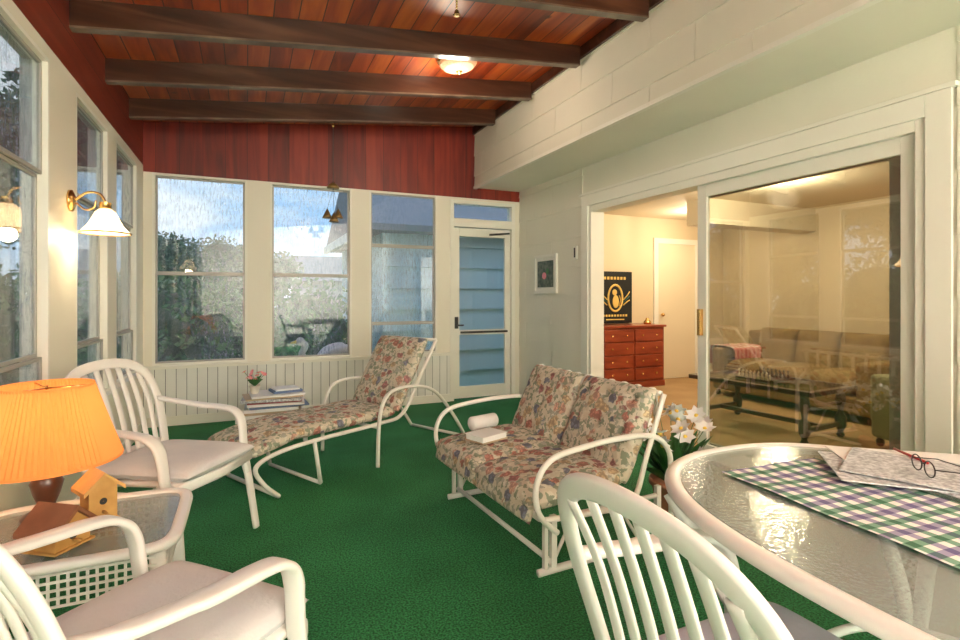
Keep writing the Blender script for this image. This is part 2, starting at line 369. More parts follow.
wi=[0]
def window(p,axis,a0,a1,rails):
    wi[0]+=1; b=B()
    def bx(u0,u1,d0,d1,z0,z1,m_):
        if axis==0: b.box(u0,u1,p+d0,p+d1,z0,z1,m_)
        else: b.box(p-d1,p-d0,u0,u1,z0,z1,m_)
    f=.022
    bx(a0,a0+f,.0,.10,SILL,HEAD,M_white); bx(a1-f,a1,.0,.10,SILL,HEAD,M_white)
    bx(a0+f,a1-f,.0,.10,HEAD-f,HEAD,M_white); bx(a0+f,a1-f,.0,.10,SILL,SILL+f,M_white)
    zs=[SILL+f]+rails+[HEAD-f]
    for i in range(len(zs)-1):
        z0,z1=zs[i],zs[i+1]; d=.025+.02*(i%2); s_=.018
        bx(a0+f,a0+f+s_,d,d+.018,z0,z1,M_sash); bx(a1-f-s_,a1-f,d,d+.018,z0,z1,M_sash)
        bx(a0+f+s_,a1-f-s_,d,d+.018,z0,z0+s_,M_sash); bx(a0+f+s_,a1-f-s_,d,d+.018,z1-s_,z1,M_sash)
        bx(a0+f+s_,a1-f-s_,d+.007,d+.010,z0+s_,z1-s_,M_rain)
    b.done('window_%d'%wi[0],bevel=.002)
window(YB,0,*BW[0],[1.47]); window(YB,0,*BW[1],[1.47]); window(YB,0,*BW[2],[.94,1.82])
for w in LW: window(XL,1,*w,[.95,1.85])

# back storm door
b=B(); x0,x1=2.2,3.07
b.box(x0,x0+.05,YB-.01,YB+.12,0,2.40,M_white); b.box(x1-.05,x1,YB-.01,YB+.12,0,2.40,M_white)
b.box(x0+.05,x1-.05,YB-.01,YB+.12,2.36,2.40,M_white); b.box(x0+.05,x1-.05,YB-.01,YB+.12,2.08,2.18,M_white)
b.box(x0+.05,x1-.05,YB+.05,YB+.055,2.18,2.36,M_rain)
a0,a1=x0+.055,x1-.055; d0,d1=YB+.02,YB+.055
b.box(a0,a0+.075,d0,d1,.02,2.07,M_white); b.box(a1-.075,a1,d0,d1,.02,2.07,M_white)
for z0,z1 in ((.02,.16),(.78,.84),(1.97,2.07)): b.box(a0+.075,a1-.075,d0,d1,z0,z1,M_white)
b.box(a0+.075,a1-.075,d0+.015,d0+.02,.16,.78,M_dglass); b.box(a0+.075,a1-.075,d0+.015,d0+.02,.84,1.97,M_dglass)
b.box(a0+.08,a1-.05,d0-.03,d0-.015,.80,.825,M_black); b.box(a0+.01,a0+.05,d0-.03,d0-.005,.86,1.0,M_black); b.tube([(a0+.03,d0-.04,.9),(a0+.11,d0-.05,.9)],.01,M_black)
b.tube([(a1-.3,d0-.03,2.0),(a1-.02,d0-.02,2.03)],.012,M_black)
b.done('door_1',bevel=.003)

# sliding door
b=B(); 
b.box(XR-.02,XR+.14,D0,D0+.07,0,DH,M_white); b.box(XR-.02,XR+.14,D1-.06,D1,0,DH,M_white); b.box(XR-.02,XR+.14,D0+.07,D1-.06,DH-.07,DH,M_white)
b.box(XR-.0,XR+.14,D0+.07,D1-.06,0,.03,M_sash)
b.box(XR-.035,XR-.018,D0-.09,D0+.02,0,DH+.1,M_white); b.box(XR-.035,XR-.018,D1-.02,D1+.09,0,DH+.1,M_white); b.box(XR-.035,XR-.018,D0+.02,D1-.02,DH-.01,DH+.10,M_white)
b.box(XR-.045,XR-.0,D0-.11,D1+.11,DH+.10,DH+.125,M_white)
def panel(y0,y1,x,mt,s_=.085,gm=None):
    b.box(x,x+.035,y0,y0+s_,.03,2.09,mt); b.box(x,x+.035,y1-s_,y1,.03,2.09,mt); b.box(x,x+.035,y0+s_,y1-s_,.03,.13,mt); b.box(x,x+.035,y0+s_,y1-s_,2.0,2.09,mt)
    b.box(x+.015,x+.02,y0+s_,y1-s_,.13,2.0,gm)
panel(D0+.07,2.99,XR+.02,M_white,gm=M_glass)
panel(D0+.18,3.02,XR+.08,M_sash,.06,gm=M_dglass)
b.box(XR-.015,XR+.02,2.935,2.965,.95,1.15,M_brass)
b.done('door_2',bevel=.003)

# ------------------------------------------------------------------ interior room
IX,IY,IZ=7.0,6.1,2.42
X0=XR+.14
b=B(); b.box(X0,IX,-1,IY,-.1,-.0,M_intf); b.done('floor_interior')
b=B(); b.box(X0,IX,-1,IY,IZ,IZ+.1,M_intc); b.done('ceiling_interior')
b=B(); b.box(X0,IX+.1,IY,IY+.1,0,IZ,M_int); b.done('wall_interior_back')
b=B(); b.box(IX,IX+.1,-1,IY,0,IZ,M_int); b.done('wall_interior_right')
b=B(); b.box(X0,IX,-1.1,-1,0,IZ,M_int); b.done('wall_interior_front')
b=B(); b.box(5.0,IX,4.6,4.9,2.12,IZ,M_intc); b.done('ceiling_beam_interior')
b=B(); b.box(X0,IX,IY-.015,IY,0,.09,M_white); b.done('baseboard_interior')
M_idoor=P('interior_door_paint',(.80,.70,.52),.45)
b=B(); b.box(5.55,5.63,IY-.03,IY-.0,0,2.12,M_white); b.box(6.37,6.45,IY-.03,IY,0,2.12,M_white); b.box(5.63,6.37,IY-.03,IY,2.04,2.12,M_white)
b.box(5.63,6.37,IY-.02,IY-.001,.01,2.04,M_idoor)
b.ball((5.69,IY-.06,.97),.028,M_brass); b.tube([(5.69,IY-.02,.97),(5.69,IY-.06,.97)],.01,M_brass); b.done('door_3')
b=B(); dx0,dx1,dy0,dy1=4.27,5.33,5.62,6.07
b.box(dx0,dx1,dy0+.02,dy1,.08,.82,M_cherry); b.box(dx0-.02,dx1+.02,dy0-.01,dy1,.82,.85,M_cherry)
b.box(dx0-.01,dx1+.01,dy0+.01,dy1,.0,.08,M_cherry)
for cidx in range(2):
    for r in range(4):
        xa=dx0+.03+cidx*.51; za=.11+r*.175
        b.box(xa,xa+.48,dy0,dy0+.03,za,za+.16,M_cherry)
        for q in (.12,.36): b.ball((xa+q,dy0-.012,za+.08),.014,M_brass,8)
b.done('dresser',bevel=.006)
M_pblack=P('poster_black',(.008,.012,.015),.35); M_gold=P('poster_gold',(.8,.55,.15),.5); M_teal=P('poster_teal',(.03,.14,.13),.4)
b=B(); px0,px1=4.52,5.12; y=IY-.03
b.box(px0,px1,y-.01,y,.86,1.60,M_pblack)
cx,cz=(px0+px1)/2,1.22
b.M=Matrix.Translation((cx,0,cz))@Matrix.Scale(1.25,4,(1,0,0))@Matrix.Scale(1.25,4,(0,0,1))@Matrix.Translation((-cx,0,-cz))
b.tube([(cx+.10*math.cos(a),y-.012,cz+.15*math.sin(a)) for a in [i*math.pi/16 for i in range(32)]],.013,M_gold,6,True)
b.ball((cx+.005,y-.014,cz-.04),.05,M_gold,12,(.9,.1,1.5)); b.ball((cx-.012,y-.016,cz+.065),.034,M_gold,12,(1,.15,1.05))
b.tube([(cx+.05,y-.014,cz-.09),(cx+.075,y-.014,cz-.02),(cx+.055,y-.014,cz+.03)],.006,M_gold,6)
for s in (-1,1):
    for q in range(3): b.tube([(cx+s*.115,y-.012,cz-.02-.03*q),(cx+s*.17,y-.012,cz+.03-.035*q),(cx+s*.205,y-.012,cz+.075-.05*q)],.007,M_gold if q!=1 else M_teal,6)
b.M=Matrix.Identity(4)
for i in range(7): b.box(px0+.10+i*.058,px0+.137+i*.058,y-.013,y-.01,1.485,1.525,M_gold)
for i in range(9): b.box(px0+.08+i*.05,px0+.112+i*.05,y-.013,y-.01,.955,.985,M_gold)
b.box(px0+.14,px1-.14,y-.013,y-.01,.905,.92,M_gold)
b.done('framed_poster')
b=B(); b.lathe([(.05,0),(.055,.03),(.03,.06),(.02,.09)],(5.22,5.85,.85),M_brass,16,cap=True); b.done('brass_dish')
def sofa(name,loc,rz,Lg,mat,n=2):
    b=B(); h=Lg/2
    b.box(-.42,.42,-h,h,.08,.26,mat); b.box(-.45,-.22,-h,h,.2,.80,mat)
    for sg in (-1,1): b.box(-.42,.43,sg*h-.0 if sg<0 else h-.18,sg*h+.18 if sg<0 else h,.2,.60,mat)
    w=(Lg-.4)/n
    for i in range(n):
        yc=-h+.2+w*(i+.5)
        b.cushion(T(.12,yc,.36),.62,w-.01,.24,mat); b.cushion(T(-.22,yc,.60,ry=math.radians(78)),.5,w-.01,.24,mat)
    for sx in (-.38,.38):
        for sy in (-h+.06,h-.06): b.box(sx-.03,sx+.03,sy-.03,sy+.03,0,.08,M_dark)
    return b.done(name,loc,rz,bevel=.03)
sofa('sofa',(5.85,3.95,0),math.pi,1.9,M_olive,3)
b=B(); vs=[];fs=[]
pr=[(-.20,.42),(-.205,.60),(-.15,.645),(.0,.655),(.15,.65),(.205,.60),(.21,.40)]
pts_=cr([(p[0],0,p[1]) for p in pr],4); nn=len(pts_)
for p in pts_:
    for j in range(9): vs.append((-.25+.5*j/8,p.x+.004*math.sin(j*2),p.z+.006*math.sin(j*1.7)))
for i in range(nn-1):
    for j in range(8): a=i*9+j; fs.append((a,a+1,a+10,a+9))
b.add(vs,fs,M_throw,True); b.done('throw_blanket',(5.72,4.80,-.03),0)
sofa('armchair',(5.05,2.15,0),math.radians(75),.85,M_greenup,1)
b=B()
for sx in (-.28,.28):
    for sy in (-.5,.5):
        b.lathe([(.02,0),(.035,.02),(.02,.05),(.045,.10),(.045,.18),(.02,.22),(.03,.28),(.045,.33),(.03,.40),(.05,.42)],(sx,sy,0),M_dark,14,cap=True)
b.box(-.02,.02,-.5,.5,.10,.14,M_dark); 
for sy in (-.5,.5): b.box(-.28,.28,sy-.02,sy+.02,.10,.14,M_dark)
for sx in (-.33,.33): b.box(sx-.03,sx+.03,-.6,.6,.42,.46,M_dark)
for sy in (-.57,.57): b.box(-.30,.30,sy-.03,sy+.03,.42,.46,M_dark)
b.box(-.30,.30,-.54,.54,.445,.455,M_clear)
b.done('coffee_table',(4.50,3.42,0),math.radians(5),bevel=.004)
b=B(); b.box(-.17,.17,-.17,.17,0,.015,M_dark)
M_ivory=P('ivory_chess',(.8,.7,.5),.4)
for i in range(8):
    for xx,mt in ((-.145,M_ivory),(-.105,M_ivory),(.105,M_dark),(.145,M_dark)):
        hh=.05 if abs(xx)<.12 else .075
        b.lathe([(.013,0),(.008,.01),(.005,hh*.7),(.01,hh*.8),(.003,hh)],(xx,-.147+i*.042,.015),mt,8,cap=True)
b.done('chess_set',(4.50,3.46,.46))
b=B(); b.lathe([(.001,0),(.12,0),(.12,-.02),(.09,-.03),(.001,-.035)],(4.9,3.6,IZ),M_bowl,24); b.done('recessed_ceiling_light')

# ------------------------------------------------------------------ furniture
def resin_chair(name,loc,rz,cmat,cush=True):
    b=B(); M_=M_resin
    vs=[];nu,nv=12,12
    def seat(x,y): return .42-.012*math.cos(y/.25*1.4)+.01*(x/.25)
    for sgn in (0,1):
        for i in range(nu+1):
            for j in range(nv+1):
                x=-.23+.50*i/nu; hw=.23+.03*(i/nu); y=(j/nv*2-1)*hw; vs.append((x,y,seat(x,y)-.022*sgn-(0.02 if i==nu else 0)))
    K=(nu+1)*(nv+1); fs=[]
    for i in range(nu):
        for j in range(nv):
            a=i*(nv+1)+j; fs.append((a,a+nv+1,a+nv+2,a+1)); fs.append((K+a,K+a+1,K+a+nv+2,K+a+nv+1))
    for i in range(nu):
        a=i*(nv+1); fs.append((a,K+a,K+a+nv+1,a+nv+1)); a+=nv; fs.append((a,a+nv+1,K+a+nv+1,K+a))
    for j in range(nv): fs.append((j,j+1,K+j+1,K+j)); a=nu*(nv+1)+j; fs.append((a,K+a,K+a+1,a+1))
    b.add(vs,fs,M_,True)
    b.sweep([(.262,-.27,.40),(.275,0,.392),(.262,.27,.40)],.05,.02,M_,(0,0,1),'w')
    arch=cr([(-.21,-.225,.40),(-.25,-.25,.55),(-.295,-.262,.70),(-.335,-.235,.82),(-.36,-.15,.885),(-.368,0,.905),(-.36,.15,.885),(-.335,.235,.82),(-.295,.262,.70),(-.25,.25,.55),(-.21,.225,.40)],6)
    b.sweep(arch,.052,.02,M_,(1,0,.3),'t',n=12)
    for i in range(7):
        y=(i-3)*.060; yt=y*1.06
        zt=.885-(abs(yt)/.19)**2.2*.045
        b.sweep(cr([(-.215,y,.41),(-.235,y,.52),(-.285,yt,.70),(-.352,yt,zt)],4),.032,.011,M_,(0,1,0),'w',n=8)
    b.sweep([(-.232,-.23,.47),(-.243,0,.47),(-.232,.23,.47)],.04,.014,M_,(0,0,1),'w')
    for s in (-1,1):
        arm=cr([(-.29,s*.262,.69),(-.2,s*.285,.67),(-.04,s*.298,.65),(.08,s*.30,.642),(.15,s*.298,.625),(.195,s*.292,.57),(.215,s*.285,.42),(.25,s*.29,.2),(.28,s*.295,0.0)],6)
        b.sweep(arm,[.035,.05,.06,.062,.062,.06,.055,.05,.045,.04],.024,M_,(0,1,0),'w',n=12)
        b.sweep(cr([(.16,s*.262,.40),(.21,s*.27,.38),(.235,s*.28,.3)],4),.03,.03,M_,(0,1,0),'w')
        leg=cr([(-.21,s*.225,.42),(-.27,s*.25,.25),(-.34,s*.275,0)],6); b.sweep(leg,.05,.024,M_,(0,1,0),'w',n=10)
        b.sweep([(-.24,s*.24,.35),(.22,s*.27,.36)],.035,.02,M_,(0,0,1),'w')
    if cush: b.cushion(T(.04,0,.45),.52,.50,.08,cmat,nu=20,nv=20)
    return b.done(name,loc,rz)
resin_chair('resin_armchair',(-.35,2.98,0),math.radians(-33),M_cush)
resin_chair('resin_armchair',(-.24,1.42,0),math.radians(43),M_cush)
resin_chair('resin_armchair',(.945,.69,0),math.radians(0),M_lav)
resin_chair('resin_armchair',(2.34,.72,0),math.radians(180),M_cush)

# loveseat glider
b=B(); W=.58
for i in (-1,1):
    b.cushion(T(.10,i*.285,.37,ry=math.radians(4)),.60,.57,.13,M_floral,3,3,30,30)
    b.cushion(T(-.29,i*.285,.585,ry=math.radians(64)),.50,.57,.13,M_floral,3,3,30,30)
    b.cushion(T(.375,i*.285,.325,ry=math.radians(75)),.12,.56,.06,M_floral,0,0,10,16)
for i in range(11):
    y=-.53+i*.106; b.sweep(cr([(-.43,y,.66),(-.425,y,.80),(-.375,y,.80),(-.35,y,.76)],4),.03,.008,M_metalw,(0,1,0),'w')
b.tube([(-.42,-W,.79),(-.42,W,.79)],.014,M_metalw)
b.tube([(.34,-W,.29),(.34,W,.29)],.015,M_metalw); b.tube([(-.20,-W,.28),(-.20,W,.28)],.015,M_metalw)
for s in (-1,1):
    y=s*(W+.02)
    b.sweep(cr([(.26,y,.22),(.36,y,.32),(.375,y,.45),(.30,y,.55),(.12,y,.585),(-.12,y,.60),(-.34,y,.585),(-.45,y,.50),(-.47,y,.36),(-.47,y,.04)],6),.03,.028,M_metalw,(0,1,0),'w',n=10,e=1)
    b.tube(cr([(.34,y,.29),(.0,y,.27),(-.20,y,.28),(-.30,y,.5),(-.42,y,.79)],5),.014,M_metalw)
    y2=s*(W-.05)
    b.tube([(.32,y2,.018),(-.50,y2,.018)],.018,M_metalw)
    b.box(.22,.25,y2-.012,y2+.012,.02,.27,M_metalw); b.box(.27,.29,y2-.012,y2+.012,.02,.25,M_metalw)
    b.box(-.46,-.43,y2-.012,y2+.012,.02,.30,M_metalw)
    b.tube([(.24,y2,.25),(-.44,y2,.25)],.013,M_metalw)
    b.tube([(.23,y2,.06),(.1,y2,.27)],.009,M_metalw); b.tube([(-.3,y2,.06),(-.15,y2,.27)],.009,M_metalw)
b.tube([(.25,-.53,.06),(.25,.53,.06)],.013,M_metalw); b.tube([(-.44,-.53,.06),(-.44,.53,.06)],.013,M_metalw)
o=b.done('glider_loveseat',(1.455,2.53,0),math.radians(183)); o.scale=(.94,.94,.97)
b=B(); b.box(-.10,.10,-.075,.075,0,.008,M_book2); b.box(-.095,.095,-.07,.07,.008,.035,M_paper); b.box(-.10,.10,-.075,.075,.035,.04,M_paper); b.done('paperback_book',(1.26,2.74,.424),math.radians(20),bevel=.002)
b=B(); b.tube([(-.10,0,0),(-.09,0,0),(.09,0,0),(.10,0,0)],[.03,.042,.042,.03],M_towel,14); b.done('rolled_towel',(1.34,2.96,.470),math.radians(15))

# chaise
b=B(); W=.28
b.M=Matrix.Scale(.95,4,(0,0,1))
b.cushion(T(.36,0,.375),.70,.56,.11,M_floral,3,3,30,24)
b.cushion(T(-.05,0,.375),.30,.56,.11,M_floral,1,3,14,24)
b.cushion(T(.80,0,.345,ry=math.radians(12)),.34,.56,.11,M_floral,1,3,14,24)
b.cushion(T(-.39,0,.66,ry=math.radians(60)),.66,.56,.12,M_floral,3,3,30,24)
for s in (-1,1):
    y=s*(W+.03)
    b.tube(cr([(-.62,y,.93),(-.42,y,.62),(-.24,y,.36),(0,y,.325),(.5,y,.32),(.80,y,.30),(.95,y,.24),(.90,y,.12),(.80,y,.015)],6),.015,M_metalw)
    b.tube([(.55,y,.33),(.50,y,.015)],.014,M_metalw)
    y=s*(W+.055)
    b.sweep(cr([(.03,y,.0),(.02,y,.3),(-.02,y,.48),(-.12,y,.565),(-.35,y,.57),(-.58,y,.49),(-.80,y,.26),(-.97,y,.02)],6),.032,.028,M_metalw,(0,1,0),'w',n=10,e=1)
b.tube([(-.62,-W-.03,.93),(-.62,W+.03,.93)],.014,M_metalw); b.tube([(.80,-.31,.015),(.80,.31,.015)],.014,M_metalw); b.tube([(.02,-.33,.30),(.02,.33,.30)],.013,M_metalw)
b.tube([(-.97,-.335,.02),(-.97,.335,.02)],.014,M_metalw); b.tube([(.5,-.31,.015),(.5,.31,.015)],.013,M_metalw)
b.done('chaise_lounge',(.74,4.10,0),math.radians(208))

b=B()
b.box(-.29,.29,-.20,.20,.20,.22,M_resin)
for sx in (-.26,.26):
    for sy in (-.17,.17): b.box(sx-.018,sx+.018,sy-.018,sy+.018,0,.20,M_resin)
b.done('plant_stand',(.20,4.92,0),bevel=.004)
b=B(); z=0
for i,(mt,h) in enumerate([(M_paper,.025),(M_book2,.022),(M_paper,.03),(M_book,.016),(M_paper,.024),(M_book4,.012),(M_newsp,.025),(M_book2,.014),(M_paper,.02)]):
    dx=random.uniform(-.03,.03); b.M=T(dx,0,z,rz=random.uniform(-.12,.12)); sx_=.24-.012*(i%3); b.box(-sx_,sx_,-.16,.16,0,h-.003,mt); z+=h
b.M=T(.09,0,z,rz=.2); b.box(-.12,.12,-.10,.10,0,.02,M_book); b.box(-.10,.10,-.09,.09,.02,.035,M_paper)
b.M=Matrix.Identity(4); b.done('magazine_stack',(.22,4.92,.222))
zst=.222+z
def flowers(name,loc,n,R,H,petal,potr,poth,potm,leafn=14,fs=.03,center=M_yel,np_=7):
    b=B(); b.lathe([(potr*.7,0),(potr,poth),(potr*1.08,poth),(potr*1.08,poth*.85),(potr*.9,poth*.85),(.001,poth*.8)],(0,0,0),potm,20); b.lathe([(.001,0),(potr*.7,0)],(0,0,0),potm,20)
    for i in range(leafn):
        a=random.uniform(0,6.28); r=random.uniform(.4,1)*R; z=poth+random.uniform(.2,.8)*H
        p0=Vector((0,0,poth*.8)); p1=Vector((math.cos(a)*r,math.sin(a)*r,z)); sd=Vector((-math.sin(a),math.cos(a),0))*.02*(.6+H*3)
        d=(p1-p0); md=p0+d*.6+Vector((0,0,.03)); b.add([p0,md+sd,p1,md-sd],[(0,1,2),(0,2,3)],M_green,True)
    for i in range(n):
        a=i*2.4; r=R*math.sqrt((i+.5)/n); z=poth+H*random.uniform(.45,1.05); c=Vector((math.cos(a)*r,math.sin(a)*r,z))
        b.tube([(0,0,poth*.8),(c.x*.5,c.y*.5,(z+poth)/2),tuple(c)],.002,M_green,5)
        tilt=Matrix.Rotation(random.uniform(-.8,.8),3,'X')@Matrix.Rotation(random.uniform(-.8,.8),3,'Y')
        for q in range(np_):
            an=q*2*math.pi/np_; e=tilt@Vector((math.cos(an),math.sin(an),.3)); s_=tilt@Vector((-math.sin(an),math.cos(an),0))
            b.add([c,c+e*fs*.55+s_*fs*.42,c+e*fs*1.1,c+e*fs*.55-s_*fs*.42],[(0,1,2,3)],petal,True)
        b.ball(c,fs*.22,center,6)
    return b.done(name,loc)
flowers('potted_flowers',(.06,4.92,zst),10,.09,.12,M_pink,.045,.07,P('ceramic_pot',(.75,.7,.6),.3),fs=.022)
flowers('potted_daisies',(2.20,2.26,0),18,.23,.36,M_petal,.12,.22,M_pot,44,.055)

# side table
b=B(); x0,x1,y0,y1=-.86,-.22,1.95,2.50; cx,cy=(x0+x1)/2,(y0+y1)/2; hx,hy=(x1-x0)/2,(y1-y0)/2
ring=[]
for i in range(48):
    a=2*math.pi*i/48; c_,s_=math.cos(a),math.sin(a); ring.append((math.copysign(abs(c_)**.3,c_)*hx,math.copysign(abs(s_)**.3,s_)*hy,.44))
b.sweep(ring,.045,.03,M_resin,(0,0,1),'t',n=10,closed=True)
n=48; b.add([(p[0]*.95,p[1]*.95,.446) for p in ring]+[(p[0]*.95,p[1]*.95,.434) for p in ring],[tuple(range(n)),tuple(range(n,2*n))[::-1]],M_tabglass)
for s in (-1,1):
    for t in (-1,1): b.sweep([(s*(hx-.05),t*(hy-.05),.43),(s*(hx-.03),t*(hy-.03),0)],.05,.04,M_resin,(1,0,0),'w')
for s in (-1,1):
    for i in range(22):
        xx=-hx+.06+i*(2*hx-.12)/21; b.box(xx-.004,xx+.004,s*(hy-.035),s*(hy-.03),.30,.43,M_resin)
        yy=-hy+.06+i*(2*hy-.12)/21; b.box(s*(hx-.035),s*(hx-.03),yy-.004,yy+.004,.30,.43,M_resin)
    for z in (.30,.325,.35,.375,.40):
        b.box(-hx+.05,hx-.05,s*(hy-.03),s*(hy-.026),z,z+.008,M_resin); b.box(s*(hx-.03),s*(hx-.026),-hy+.05,hy-.05,z,z+.008,M_resin)
b.done('patio_side_table',(cx,cy,0))
# lamp
lx,ly=-.655,2.34
b=B()
b.lathe([(.001,0),(.075,0),(.075,.015),(.05,.03),(.025,.05),(.04,.09),(.05,.13),(.03,.17),(.012,.19),(.012,.34)],(0,0,0),M_dark,24)
b.lathe([(.225,.205),(.193,.30),(.164,.39),(.138,.475)],(0,0,0),M_shade,160,pleat=.018)
b.lathe([(.227,.202),(.227,.212)],(0,0,0),M_shade,60); b.lathe([(.14,.469),(.14,.479)],(0,0,0),M_shade,60)
for a in (0,2.09,4.18): b.tube([(0,0,.465),(.137*math.cos(a),.137*math.sin(a),.47)],.003,M_brass,6)
b.tube([(0,0,.33),(0,0,.475)],.004,M_brass,6); b.ball((0,0,.36),.028,M_bowl)
b.done('table_lamp',(lx,ly,.455))
M_bh=P('natural_birdhouse_wood',(.60,.34,.10),.6,var=(12,(.46,.24,.06))); M_bhr=P('birdhouse_roof_wood',(.20,.07,.03),.6,var=(12,(.27,.10,.045)))
def bird(name,loc,rz,w,h,mt,rm):
    b=B(); hw=w/2
    b.prism([(-hw,0),(hw,0),(hw,h),(0,h+hw*.9),(-hw,h)],0,-hw,hw,mt)
    o=.02
    for s in (-1,1):
        b.prism([(0,h+hw*.9),(s*(hw+o),h-o*.9),(s*(hw+o),h-o*.9+.014),(0,h+hw*.9+.016)],0,-hw-.02,hw+.02,rm)
    b.M=T(hw+.001,0,h*.6,ry=math.pi/2); b.lathe([(.001,0),(w*.14,0)],(0,0,0),M_black,16); b.M=Matrix.Identity(4)
    b.tube([(hw,0,h*.3),(hw+.03,0,h*.3)],.005,mt,6); b.box(-hw-.01,hw+.01,-hw-.01,hw+.01,-.006,0,mt)
    return b.done(name,loc,rz)
bird('birdhouse',(-.48,2.24,.462),math.radians(-60),.085,.12,M_bh,M_bh)
bird('birdhouse',(-.55,2.07,.462),math.radians(-35),.115,.06,M_bh,M_bhr)

# dining table
b=B(); a_,bb=.53,.80; ring=[]
for i in range(96):
    a=2*math.pi*i/96; c_,s_=math.cos(a),math.sin(a); ring.append((math.copysign(abs(c_)**.82,c_)*a_,math.copysign(abs(s_)**.82,s_)*bb,.725))
b.sweep(ring,.045,.035,M_resin,(0,0,1),'t',n=14,closed=True,e=.8)
n=96; b.add([(p[0]*.965,p[1]*.975,.738) for p in ring]+[(p[0]*.965,p[1]*.975,.731) for p in ring],[tuple(range(n)),tuple(range(n,2*n))[::-1]],M_tabglass)
for s in (-1,1):
    for t in (-1,1):
        b.sweep(cr([(s*.40,t*.62,.715),(s*.36,t*.52,.55),(s*.30,t*.42,.33),(s*.36,t*.50,.12),(s*.42,t*.60,0)],6),.045,.03,M_resin,(1,0,0),'w',n=10)
b.tube([(p[0]*.6,p[1]*.55,.33) for p in ring],.012,M_resin,8,True)
b.done('patio_dining_table',(1.455,.47,0))
b=B(); vs=[];fs=[]; nu,nv=10,60
for i in range(nu+1):
    for j in range(nv+1):
        x=-.185+.37*i/nu; y=-.78+1.36*j/nv; vs.append((x,y,.003+.0015*math.sin(y*23+x*9)+.001*math.sin(x*31)))
for i in range(nu):
    for j in range(nv): a=i*(nv+1)+j; fs.append((a,a+nv+1,a+nv+2,a+1))
b.add(vs,fs,M_ging,True); o=b.done('gingham_table_runner',(1.39,.50,.742),math.radians(-4))
b=B()
for i in range(6):
    b.M=T(random.uniform(-.06,.06),random.uniform(-.06,.06),.004*i,rz=random.uniform(-.5,.5)); b.box(-.14,.14,-.18,.18,0,.003,M_newsp if i not in (1,4) else M_paper)
b.M=Matrix.Identity(4); b.done('newspaper',(1.74,.82,.748),math.radians(25))
b=B()
for s in (-1,1):
    b.tube([(s*.032+.026*math.cos(a),.0,.022+.02*math.sin(a)) for a in [i*math.pi/8 for i in range(16)]],.0018,M_black,6,True)
    b.tube([(s*.058,0,.028),(s*.062,-.06,.026),(s*.06,-.13,.006)],.0018,M_black,6)
b.tube([(-.008,0,.028),(.008,0,.028)],.0018,M_black,6); b.done('eyeglasses',(1.66,.80,.772),math.radians(50))
b=B(); b.tube([(-.07,0,0),(.07,0,0)],.004,P('red_pen',(.5,.03,.03),.4),8); b.done('ballpoint_pen',(1.80,.90,.776),math.radians(60))

# sconce
b=B(); sy=3.58
b.M=T(0,0,0,ry=math.pi/2); b.lathe([(.001,0),(.06,0),(.06,.012),(.03,.025),(.001,.03)],(0,0,0),M_brass,24); b.M=Matrix.Identity(4)
b.tube(cr([(.02,0,0),(.05,0,.03),(.09,0,.055),(.14,0,.045),(.165,0,.0)],6),.007,M_brass,8)
b.tube(cr([(.03,0,-.01),(.07,.0,-.045),(.11,0,-.03),(.12,0,.01)],5),.005,M_brass,8)
b.lathe([(.03,0),(.028,-.03),(.02,-.04)],(.165,0,.0),M_brass,16)
b.lathe([(.028,-.035),(.05,-.055),(.065,-.09),(.085,-.13),(.115,-.165),(.125,-.172)],(.165,0,0),M_bell,32)
b.lathe([(.126,-.170),(.126,-.178),(.12,-.178)],(.165,0,0),M_brass,32)
b.ball((.165,0,-.10),.025,M_bowl)
b.done('wall_sconce',(XL,sy,1.78))

# flush ceiling light
fx,fy=1.56,3.95; fz=zc(fx)
b=B()
b.lathe([(.001,0),(.17,0),(.175,-.02),(.165,-.035),(.15,-.04)],(0,0,0),M_brass,32)
b.lathe([(.158,-.03),(.15,-.06),(.12,-.09),(.07,-.11),(.001,-.118)],(0,0,0),M_bowl,64,pleat=.012)
b.lathe([(.001,-.14),(.012,-.135),(.018,-.125),(.03,-.115),(.001,-.11)],(0,0,0),M_brass,16)
o=b.done('ceiling_light',(fx,fy,fz)); o.rotation_euler=(0,-math.atan(.117),0)
b=B(); zt=zc(1.10)-.162
for i in range(5): b.ball((0,0,zt-.008-.014*i),.007,M_brass,8)
b.lathe([(.004,0),(.012,-.008),(.018,-.03),(.022,-.034),(.001,-.03)],(0,0,zt-.075),M_brass,12)
b.done('hanging_bell',(1.10,2.8,0))
# wind chime
b=B(); zt=zc(.76)-.162
M_dbrass=P('aged_brass',(.30,.19,.07),.4,metal=.7)
b.tube([(0,0,zt),(0,0,2.28)],.003,M_black,5)
b.tube([(0,0,zt-.02-.03*i) for i in range(2)],.012,M_brass,6)
b.lathe([(.001,.06),(.03,.045),(.055,.02),(.06,0),(.001,0)],(0,0,2.29),M_dbrass,16)
for (dx,dy,z) in ((-.055,0,2.0),(.05,.02,2.01),(0,-.05,1.96)):
    b.tube([(0,0,2.29),(dx,dy,z+.09)],.002,M_black,4)
    b.lathe([(.004,.09),(.02,.06),(.036,.025),(.048,0),(.001,.005)],(dx,dy,z),M_dbrass,16)
b.done('wind_chime',(.76,5.2,0))

